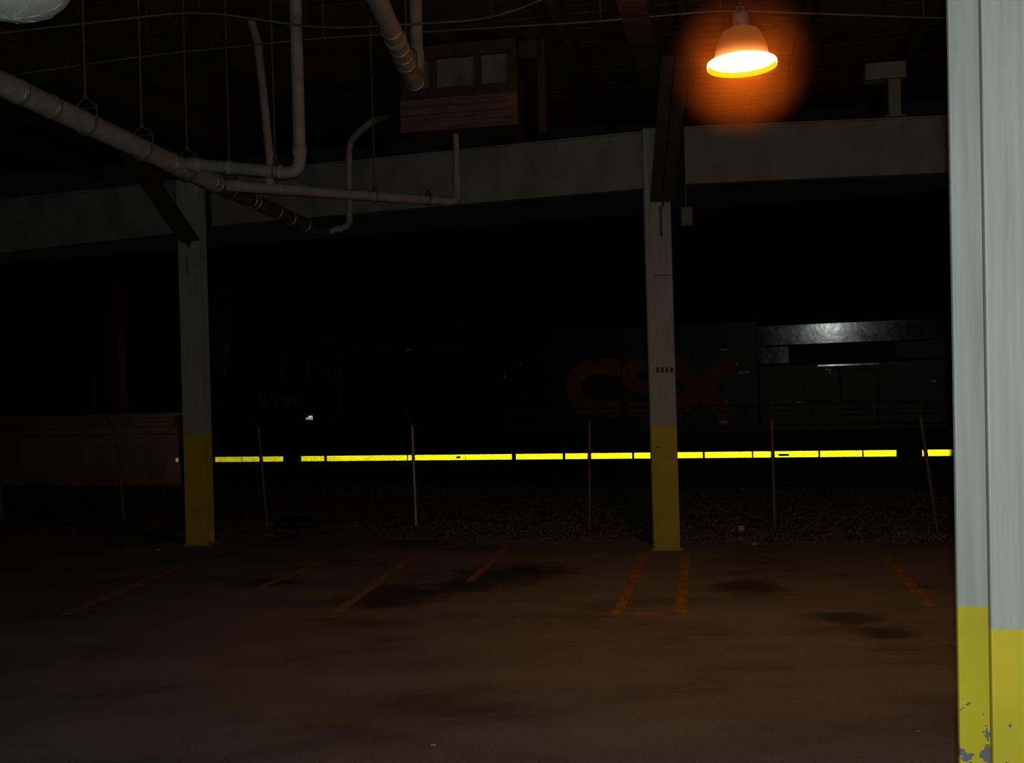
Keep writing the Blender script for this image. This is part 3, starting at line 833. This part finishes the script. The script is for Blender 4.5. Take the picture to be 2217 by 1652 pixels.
# horn and beacon on the cab roof
hx, hz_ = tl(713, 742, .8)
hn = MB()
for k in range(3): hn.tube([(hx - .3, .9 + .15 * k, zc + .10), (hx, .9 + .15 * k, zc + .10), (hx + .12, .9 + .15 * k, zc + .10)], [.03, .04, .09], 10)
hn.build('horn', M['letter'], loco)
# cab number
def text_mesh(s, size, m_, parent, loc, sx=1.0, extrude=.004, off=0.0):
    cu = bpy.data.curves.new('cab_number', 'FONT'); cu.body = s; cu.size = size; cu.extrude = extrude; cu.offset = off
    tmp = bpy.data.objects.new('tmp', cu); COL.objects.link(tmp)
    bpy.context.view_layer.update()
    me = bpy.data.meshes.new_from_object(tmp.evaluated_get(bpy.context.evaluated_depsgraph_get()))
    bpy.data.objects.remove(tmp); bpy.data.curves.remove(cu)
    me.materials.clear(); me.materials.append(M[m_])
    o = bpy.data.objects.new('cab_number', me); COL.objects.link(o); o.parent = parent
    o.location = loc; o.rotation_euler = (math.pi / 2, 0, 0); o.scale = (sx, 1, 1)
    return o
na, nz0 = tl(556, 881, ya); nb_, nz1 = tl(656, 850, ya)
nm = text_mesh('5590', (nz1 - nz0) * 1.38, 'letter', loco, (na, ya - .008, nz0), off=.008)
nm.scale[0] = (nb_ - na) / max(1e-3, nm.dimensions.x)
nm['label'] = 'dull yellow cab number'
# engine hood
yh = .78
xh0, xh1 = xc1, X(1640, .5)
zh = Z(1500, 688, yh)
hood = MB()
sech = [(yh, ZW + .04), (yh, zh - .16), (yh + .18, zh), (3.1 - yh - .18, zh), (3.1 - yh, zh - .16), (3.1 - yh, ZW + .04)]
hood.add([(xh0, y, z) for y, z in sech] + [(xh1, y, z) for y, z in sech], [tuple(range(n_ - 1, -1, -1)), tuple(range(n_, 2 * n_))] + [(i, (i + 1) % n_, n_ + (i + 1) % n_, n_ + i) for i in range(n_)])
fixn(hood.build('engine_hood', M['loco'], loco))
nd = 15
for k in range(nd):
    a = xh0 + .15 + (xh1 - xh0 - .3) * k / nd; b = xh0 + .15 + (xh1 - xh0 - .3) * (k + 1) / nd - .04
    dr = lbox('hood_door', (a, yh - .02, ZW + .12), (b, yh, zh - .75), 'loco', loco, .006)
    lbox('latch', (b - .09, yh - .045, ZW + .9), (b - .06, yh - .02, ZW + 1.1), 'dimrail', dr)
# roof-side frames of thin rails
def frame_rail(x0, x1, ytop, ybar, ybot, m_='dimrail'):
    a, zt_ = tl(x0, ytop, .6); b, zb_ = tl(x1, ybot, .6); _, zm = tl((x0 + x1) / 2, ybar, .6)
    for xx in (a, b): MB().tube([(xx, .6, zb_), (xx, .6, zt_)], .018, 8).build('hood_rail', M[m_], loco)
    MB().tube([(a, .6, zm), (b, .6, zm)], .020, 8).build('hood_rail', M['rail'], loco)
    for xx in (a, b): MB().tube([(xx, .6, zb_ + .05), (xx, yh + .1, zb_ + .05)], .016, 6).build('hood_rail', M[m_], loco)
frame_rail(773, 836, 728, 757, 790); frame_rail(937, 1001, 716, 749, 780)
for x0, y0, x1, y1 in ((878, 757, 890, 757), (800, 790, 815, 790), (970, 785, 982, 785)):
    a, z0_ = tl(x0, y0, .7); b, z1_ = tl(x1, y1, .7)
    MB().tube([(a, .74, z0_), (b, .74, z1_)], .015, 6).build('grab_iron', M['rail'], loco)
a, z0_ = tl(1468, 722, .6); b, z1_ = tl(1526, 721, .6); c_, z2_ = tl(1484, 772, .6)
MB().tube([(a, .6, z0_), (b, .6, z1_)], .012, 6).build('hood_rail', M['rail'], loco)
MB().tube([(b, .6, z1_), (c_, .6, z2_)], .012, 6).build('hood_rail', M['rail'], loco)
for xx, zz_ in ((a, z0_), (b, z1_), (c_, z2_)): MB().tube([(xx, .6, zz_), (xx, yh + .05, zz_)], .012, 6).build('hood_rail', M['dimrail'], loco)
# radiator section: overhanging wing, dark intake, glossy lower body
yr = .22
xr0, xr1 = X(1640, yr), X0 + LEN - .9
zwb = Z(1800, 745, yr); zib = Z(1800, 783, .4)
wing = MB()
wing.hexa([(xr0, yr + .024, zwb), (xr1, yr + .024, zwb), (xr1, 3.1 - yr - .024, zwb), (xr0, 3.1 - yr - .024, zwb),
           (xr0, yr, ZR), (xr1, yr, ZR), (xr1, 3.1 - yr, ZR), (xr0, 3.1 - yr, ZR)])
bevel(fixn(wing.build('radiator_wing', M['hood'], loco)), .03, 3)
xi0 = X(1711, .4); xi1 = X(1943, .4)
lbox('intake_screen', (xi0, 1.0, zib), (xi1, 2.1, zwb), 'under')
lbox('intake_end', (xr0, .40, zib), (xi0, 2.7, zwb), 'hood', loco, .01)
lbox('intake_end', (xi1, .40, zib), (xr1, 2.7, zwb), 'loco', loco, .01)
body = lbox('radiator_body', (xr0, .40, ZW + .04), (xr1, 2.7, zib), 'loco', loco, .05)
a_, zl0 = tl(1770, 794, .34); b_x, zl1 = tl(1905, 785, .34)
bevel(MB().span((a_, .335, zl0), (b_x, .42, zl1)).build('ledge', M['hood'], loco), .006, 2)
for (x0, y0, x1, y1) in ((1822, 798, 1899, 868), (1740, 798, 1816, 868)):
    a, zb_ = tl(x0, y1, .38); b, zt_ = tl(x1, y0, .38)
    dr = lbox('radiator_door', (a, .375, zb_), (b, .40, zt_), 'loco', loco, .01)
    MB().tube([(b + .02, .36, zb_), (b + .02, .36, zt_)], .012, 6).build('hinge', M['dimrail'], dr)
bk, bzz = tl(1793, 800, .38)
br = MB(); br.box((bk, .34, bzz), (.16, .10, .05)); br.box((bk + .04, .32, bzz - .05), (.05, .08, .12))
bevel(br.build('latch_bracket', M['rail'], loco), .01)
a, z0_ = tl(1638, 792, .1); _, z1_ = tl(1638, 700, .1)
MB().tube([(a, .2, z0_), (a, .12, z0_ + .03), (a, .12, z1_ - .03), (a, .2, z1_)], .012, 8).build('grab_iron', M['rail'], loco)
# side handrail
zr = Z(1780, 873)
pts = []
hr = MB(); hr.tube([(X(760), .04, zr), (X0 + LEN - 1.2, .04, zr)], .016, 8); hr.build('handrail', M['dimrail'], loco)
for k in range(11):
    xx = X(760) + (X0 + LEN - 1.2 - X(760)) * k / 10
    MB().tube([(xx, .04, ZW + .04), (xx, .04, zr)], .018, 8).build('handrail_stanchion', M['dimrail'], loco)
# lettering on the hood: thick strokes
def stroke(pts, wd, name='letter', yy=None):
    """flat ribbon of constant width along a polyline in (x, z), 12 mm proud"""
    yy = yh - .034 if yy is None else yy
    pts = [Vector((p[0], p[1])) for p in pts]; V_ = []; n = len(pts)
    for i, p in enumerate(pts):
        t = (pts[min(i + 1, n - 1)] - pts[max(i - 1, 0)]).normalized(); q_ = Vector((-t.y, t.x)) * (wd / 2)
        for s_ in (q_, -q_):
            V_.append((p.x + s_.x, yy, p.y + s_.y)); V_.append((p.x + s_.x, yy + .034, p.y + s_.y))
    mb = MB()
    Fs = []
    for i in range(n - 1):
        b_ = 4 * i
        Fs += [(b_, b_ + 2, b_ + 6, b_ + 4), (b_ + 1, b_ + 5, b_ + 7, b_ + 3), (b_, b_ + 4, b_ + 5, b_ + 1), (b_ + 2, b_ + 3, b_ + 7, b_ + 6)]
    Fs += [(0, 1, 3, 2), (4 * n - 4, 4 * n - 2, 4 * n - 1, 4 * n - 3)]
    mb.add(V_, Fs)
    o = fixn(mb.build(name, M['letter'], loco)); return o
def pz(pts): return [tl(x, y, yh - .03) for x, y in pts]
mpp = abs(tl(1300, 838, yh)[0] - tl(1301, 838, yh)[0])
stroke(pz([(1344, 795), (1318, 793)] + [(1288 + 46 * math.cos(a), 839 - 47 * math.sin(a)) for a in [math.radians(d) for d in range(80, 285, 12)]] + [(1318, 886), (1344, 883)]), 35 * mpp).data.name = 'letter_c'
stroke(pz([(1440, 793), (1395, 791)] + [(1383 + 22 * math.cos(a), 813 - 22 * math.sin(a)) for a in [math.radians(d) for d in range(100, 260, 20)]] + [(1395, 838), (1425, 846)] + [(1430 + 20 * math.cos(a), 866 - 20 * math.sin(a)) for a in [math.radians(d) for d in range(75, -85, -20)]] + [(1410, 887), (1358, 884)]), 30 * mpp)
stroke(pz([(1452, 780), (1582, 900)]), 36 * mpp); stroke(pz([(1582, 776), (1452, 902)]), 36 * mpp, yy=yh - .032)
# small white plates
for (px, py, wpx, hpx, yy) in ((1610, 806, 27, 7, .7), (1567, 757, 13, 5, .7), (1567, 914, 19, 6, -.0), (2020, 825, 13, 6, .36), (1732, 871, 15, 3, .02), (2059, 845, 8, 15, .36),
                               (1595, 788, 6, 6, .7), (713, 908, 4, 4, 0.1), (885, 757, 12, 4, .7), (1093, 815, 5, 5, .7), (1127, 786, 4, 4, .7)):
    a, z0_ = tl(px - wpx / 2, py + hpx / 2, yy); b, z1_ = tl(px + wpx / 2, py - hpx / 2, yy)
    lbox('placard', (a, yy - .012, z0_), (b, yy + .01, z1_), 'plate')

# reflective tape: full-cube corner prisms, as on real prismatic sheeting
def prism_sheet(name, x0, x1, z0, z1, y, a, m_, parent=loco, skip=()):
    e1, e2, e3 = (np.array(v, float) for v in ((1, 0, 0), (0, 1, 0), (0, 0, 1)))
    n = np.array((1, 1, 1)) / math.sqrt(3)
    t1 = np.array((1, -1, 0)) / math.sqrt(2); t2 = np.cross(n, t1)
    B_ = np.stack([t1, -n, t2])          # cube space -> (x, y away from camera is -n, z)
    Wd, Ht = x1 - x0, z1 - z0
    R = int(max(Wd, Ht) / a) + 4
    V_, F_ = [], []
    idx = {}
    def vid(c):
        k_ = tuple(int(v) for v in c)
        if k_ not in idx:
            p = B_ @ (np.array(k_) * a)
            idx[k_] = len(V_); V_.append((x0 + p[0], y + p[1], (z0 + z1) / 2 + p[2]))
        return idx[k_]
    hw = a * math.sqrt(2)                # column pitch along x for step (1,-1,0)
    rows = int(Ht / 2 / (a * math.sqrt(1.5))) + 2
    for j in range(-rows, rows + 1):     # step (-1,-1,2) / (…): rows of hexagons
        # row base: alternate (0,-1,1)-type steps
        for i in range(-2, int(Wd / hw) + 3):
            ii = i; base = np.array((ii, -ii, 0))
            if j >= 0:
                base = base + np.array((-(j // 2) - (j % 2), -(j // 2), j))
            else:
                jj = -j
                base = base + np.array(((jj // 2) + (jj % 2), (jj // 2), -jj))
            p = B_ @ (base * a)
            if not (0 <= p[0] <= Wd and -Ht / 2 <= p[2] <= Ht / 2): continue
            if any(s0 <= x0 + p[0] <= s1 and q0 <= p[2] <= q1 for s0, s1, q0, q1 in skip): continue
            for u_, v_ in ((e1, e2), (e2, e3), (e3, e1)):
                F_.append((vid(base), vid(base + u_), vid(base + u_ + v_), vid(base + v_)))
    mb = MB().add(V_, F_)
    o = fixn_flat(mb.build(name, M[m_], parent)); return o
def fixn_flat(o): return o
segs = [(462, 519), (520.5, 609), (648, 698), (704, 877), (879.5, 1003), (1004, 1104), (1113, 1214), (1220, 1364), (1369, 1517), (1522, 1623),
        (1627, 1767), (1772, 1862), (1866, 1936), (1993, 2110), (2116, 2240)]
TH = 12.2 / F * 24.3
for x0, x1 in segs:
    sk = []
    if x0 == 1627: sk = [(X(1681), X(1704), -.035, .01)]
    if x0 == 879.5: sk = [(X(984), X(992), -.02, .02)]
    prism_sheet('reflective_strip', X(x0), X(x1), -TH / 2, TH / 2, -.005, .013, 'tape', skip=sk)
prism_sheet('reflective_strip', X(376, -.1), X(382, -.1), -.06, .06, -.10, .013, 'tape')
# flag decal
fa, fz0 = tl(663.5, 908.5, .0); fb, fz1 = tl(677.5, 900, .0)
fd = prism_sheet('flag_decal', fa, fb, fz0, fz1, -.01, .008, 'whitetape')
lbox('canton', (fa, -.03, fz0 + (fz1 - fz0) * .58), (fa + (fb - fa) * .36, -.02, fz1), 'blue', fd)
lbox('decal_backing', (fa - .01, .0, fz0 - .01), (fb + .01, .4, fz1 + .01), 'under', loco)
tag(loco, 'dark diesel locomotive with CSX lettering and bright yellow reflective strips', 'locomotive')

# ------------------------------------------------------------------ unseen lamp behind the nose that lights the dock wall
dlp = LM @ Vector((X0 + 2.0, 5.0, 0.45))
dl = empty('unseen_dock_lamp', dlp)
MB().lathe([(0.0, .10), (.05, .10), (.16, .0), (.15, .0), (.045, .085)], (0, 0, .08), 20).build('shade', M['lampmetal'], dl)
MB().tube([(0, 0, .18), (0, .15, .24), (.3, 3.2, .1)], .015, 8).build('arm', M['under'], dl)
pl_ = point_light('unseen_dock_lamp_light', (0, 0, 0.0), 115, (1.0, 0.62, 0.30), 0.06); pl_.parent = dl; pl_.location = (0, 0, .03)
tag(dl, 'small shaded lamp on an arm, unseen behind the locomotive nose', 'lamp')

# ------------------------------------------------------------------ chain link fence
FX = [(-12.6, .3), (-9.9, .3)]
fpix = [(4, 1090), (269, 1121), (578, 1141), (901, 1139), (1276, 1134), (1678, 1151), (2030, 1151)]
def fy(x): return 16.75 - 0.285 * (x + 0.3)
fdir = Vector((1, -0.285, 0)).normalized(); fnr = Vector((-fdir.y, fdir.x, 0))
fence = empty('chain_link_fence', (0, 16.67, -0.06))
FO = Vector((0, 16.67, -0.06))
def fline(px):
    k = (px - W / 2) / F
    x = k * 16.66 / (1 + .285 * k)
    return Vector((x, fy(x), -0.06))
tops = {4: 950, 269: 920, 578: 902, 901: 919, 1276: 882, 1678: 914, 2030: 908}
post_pts = []
for px, py in fpix + [(2420, 1160)]:
    q = fline(px if px < 2100 else 2420)
    # solve so the base projects at px
    for _ in range(12):
        e_ = proj(q)[0] - px
        q = fline(proj(q)[0] - e_ - 0) if False else Vector((q.x - e_ * .0075, fy(q.x - e_ * .0075), -.06))
    post_pts.append((px, q))
Htop = 1.62
for px, q in post_pts:
    leanx = {269: -.10, 578: -.10, 901: -.02, 1276: .05, 1678: 0, 2030: -.20, 4: -.05}.get(px, 0)
    tp_ = q + Vector((leanx, 0, Htop + .06 + .0))
    mb = MB().tube([q - FO, tp_ - FO], .028 if px != 901 else .024, 10)
    po = mb.build('post', M['galvbright' if px == 901 else 'galv'], fence)
    MB().lathe([(.032, 0), (.036, .02), (.030, .05), (0, .06)], tp_ - FO, 10).build('post_cap', M['galv'], po)
    ar = tp_ - fnr * .28 + Vector((0, 0, .27))
    MB().tube([tp_ - FO, ar - FO], .014, 8).build('barb_arm', M['galv'], po)
p0, p1 = post_pts[0][1] - fdir * 3.0, post_pts[-1][1]
FL = (p1 - p0).length
def zig():
    V_, F_ = [], []
    pitch = .0600; amp = pitch / 2; nrow = int(Htop / amp); r = .0017
    nw = int(FL / pitch)
    for i in range(nw):
        x_ = i * pitch
        pts = []
        for k in range(nrow + 1):
            sx = (amp if (k % 2) else -amp)
            pts.append(p0 + fdir * (x_ + sx) + Vector((0, 0, .06 + k * amp)) + fnr * (.003 if k % 2 else -.003))
        b_ = len(V_)
        for p in pts:
            p = p - FO
            V_ += [p + fdir * r - fnr * r * .6, p - fdir * r - fnr * r * .6, p + fnr * r]
        for k in range(nrow):
            for c in range(3):
                F_.append((b_ + 3 * k + c, b_ + 3 * k + (c + 1) % 3, b_ + 3 * k + 3 + (c + 1) % 3, b_ + 3 * k + 3 + c))
    return MB().add(V_, F_)
zo = zig().build('chain_link_mesh', M['wire'], fence); zo['kind'] = 'stuff'
for k in range(3):
    f_ = .35 + .3 * k
    off = -fnr * .28 * f_ + Vector((0, 0, Htop + .06 + .27 * f_))
    MB().tube([p0 + off - FO, p0.lerp(p1, .25) + off - FO - Vector((0, 0, .02)), p0.lerp(p1, .5) + off - FO, p0.lerp(p1, .75) + off - FO - Vector((0, 0, .015)), p1 + off - FO], .004, 5).build('barbed_wire', M['wire'], fence)
MB().tube([p0 + Vector((0, 0, Htop)) - FO, p1 + Vector((0, 0, Htop)) - FO], .006, 6).build('tension_wire', M['wire'], fence)
tag(fence, 'chain link fence with slim metal posts in front of the locomotive', 'fence')

# ------------------------------------------------------------------ litter
def lump(name, px, py, dims, m_, label, cat, z=-.05, seed=1, group=None):
    rnd = random.Random(seed)
    bm = bmesh.new(); bmesh.ops.create_icosphere(bm, subdivisions=3, radius=1)
    for v in bm.verts:
        k_ = 1 + .16 * math.sin(5 * v.co.x + seed) * math.cos(4 * v.co.y + 2 * seed) + rnd.uniform(-.06, .06)
        v.co *= k_
        v.co = Vector((v.co.x * dims[0] / 2, v.co.y * dims[1] / 2, max(v.co.z, -.75) * dims[2] / 1.75 + dims[2] * .43))
        t = v.co.x / dims[0]
        if t > .1: v.co.z *= 1 - (t - .1) * .5
    me = bpy.data.meshes.new(name); bm.to_mesh(me); bm.free(); me.materials.append(M[m_])
    o = bpy.data.objects.new(name, me); COL.objects.link(o); o.location = onz(px, py, z); o.location.z = z
    tag(o, label, cat, group)
    return o
bag = lump('rubbish_bag', 640, 1143, (.72, .34, .21), 'blackbag', 'flat black rubbish bag lying by the fence', 'bag', seed=3)
MB().tube([(.30, 0, .10), (.40, .02, .13), (.46, .05, .19)], [.05, .025, .035], 8).build('tied_neck', M['blackbag'], bag)
# paper cup
cq = onz(1605, 1158, -.05)
cup = empty('paper_cup', cq)
MB().lathe([(0.0, 0.0), (.045, 0.0), (.052, .075)], (0, 0, 0), 20).build('sleeve', M['red'], cup)
MB().lathe([(.052, .075), (.058, .125), (.061, .127), (.058, .130), (.05, .12)], (0, 0, 0), 20).build('cup_rim', M['white'], cup)
tag(cup, 'white and red paper cup standing on the ground near the fence', 'cup')
kq = onz(1637, 1183, 0)
can = empty('drink_can', kq, .4)
MB().tube([(-.055, 0, .033), (-.05, 0, .033), (.05, 0, .033), (.055, 0, .033)], [.026, .033, .033, .026], 16).build('body', M['can'], can)
MB().tube([(.0555, 0, .045), (.058, 0, .045)], .012, 8).build('pull_tab', M['can'], can)
tag(can, 'crushed silver can lying beside the paper cup', 'can')
def scrap(px, py, sx, sy, label, z=0.0, seed=0, m_='white'):
    rnd = random.Random(seed)
    bm = bmesh.new(); bmesh.ops.create_grid(bm, x_segments=5, y_segments=5, size=.5)
    for v in bm.verts:
        v.co = Vector((v.co.x * sx + rnd.uniform(-.05, .05) * sx, v.co.y * sy + rnd.uniform(-.05, .05) * sy, .006 + rnd.uniform(0, .18) * min(sx, sy)))
    me = bpy.data.meshes.new('paper_scrap'); bm.to_mesh(me); bm.free(); me.materials.append(M[m_])
    o = bpy.data.objects.new('paper_scrap', me); COL.objects.link(o); o.location = onz(px, py, z); o.rotation_euler = (0, 0, rnd.uniform(0, 3))
    s_ = o.modifiers.new('thick', 'SOLIDIFY'); s_.thickness = .002
    tag(o, label, 'litter', 'paper scraps')
scrap(342, 1192, .10, .08, 'white paper scrap left of the far yellow column base', seed=1)
scrap(586, 1136, .12, .09, 'pale scrap beside the black rubbish bag', -.05, 2, 'plate')
scrap(925, 1126, .26, .12, 'grey paper sheet at the foot of the bright fence post', -.05, 3, 'panel')
scrap(951, 1112, .06, .06, 'tiny white scrap beyond the bright fence post', -.05, 4)
scrap(1787, 1139, .14, .08, 'pale scrap near the fence between the last two posts', -.05, 5, 'panel')
scrap(938, 1616, .035, .03, 'small white scrap on the bare floor closest to the camera', 0, 6)
scrap(1989, 1585, .012, .012, 'tiny pale chip on the floor near the large column', 0, 7)
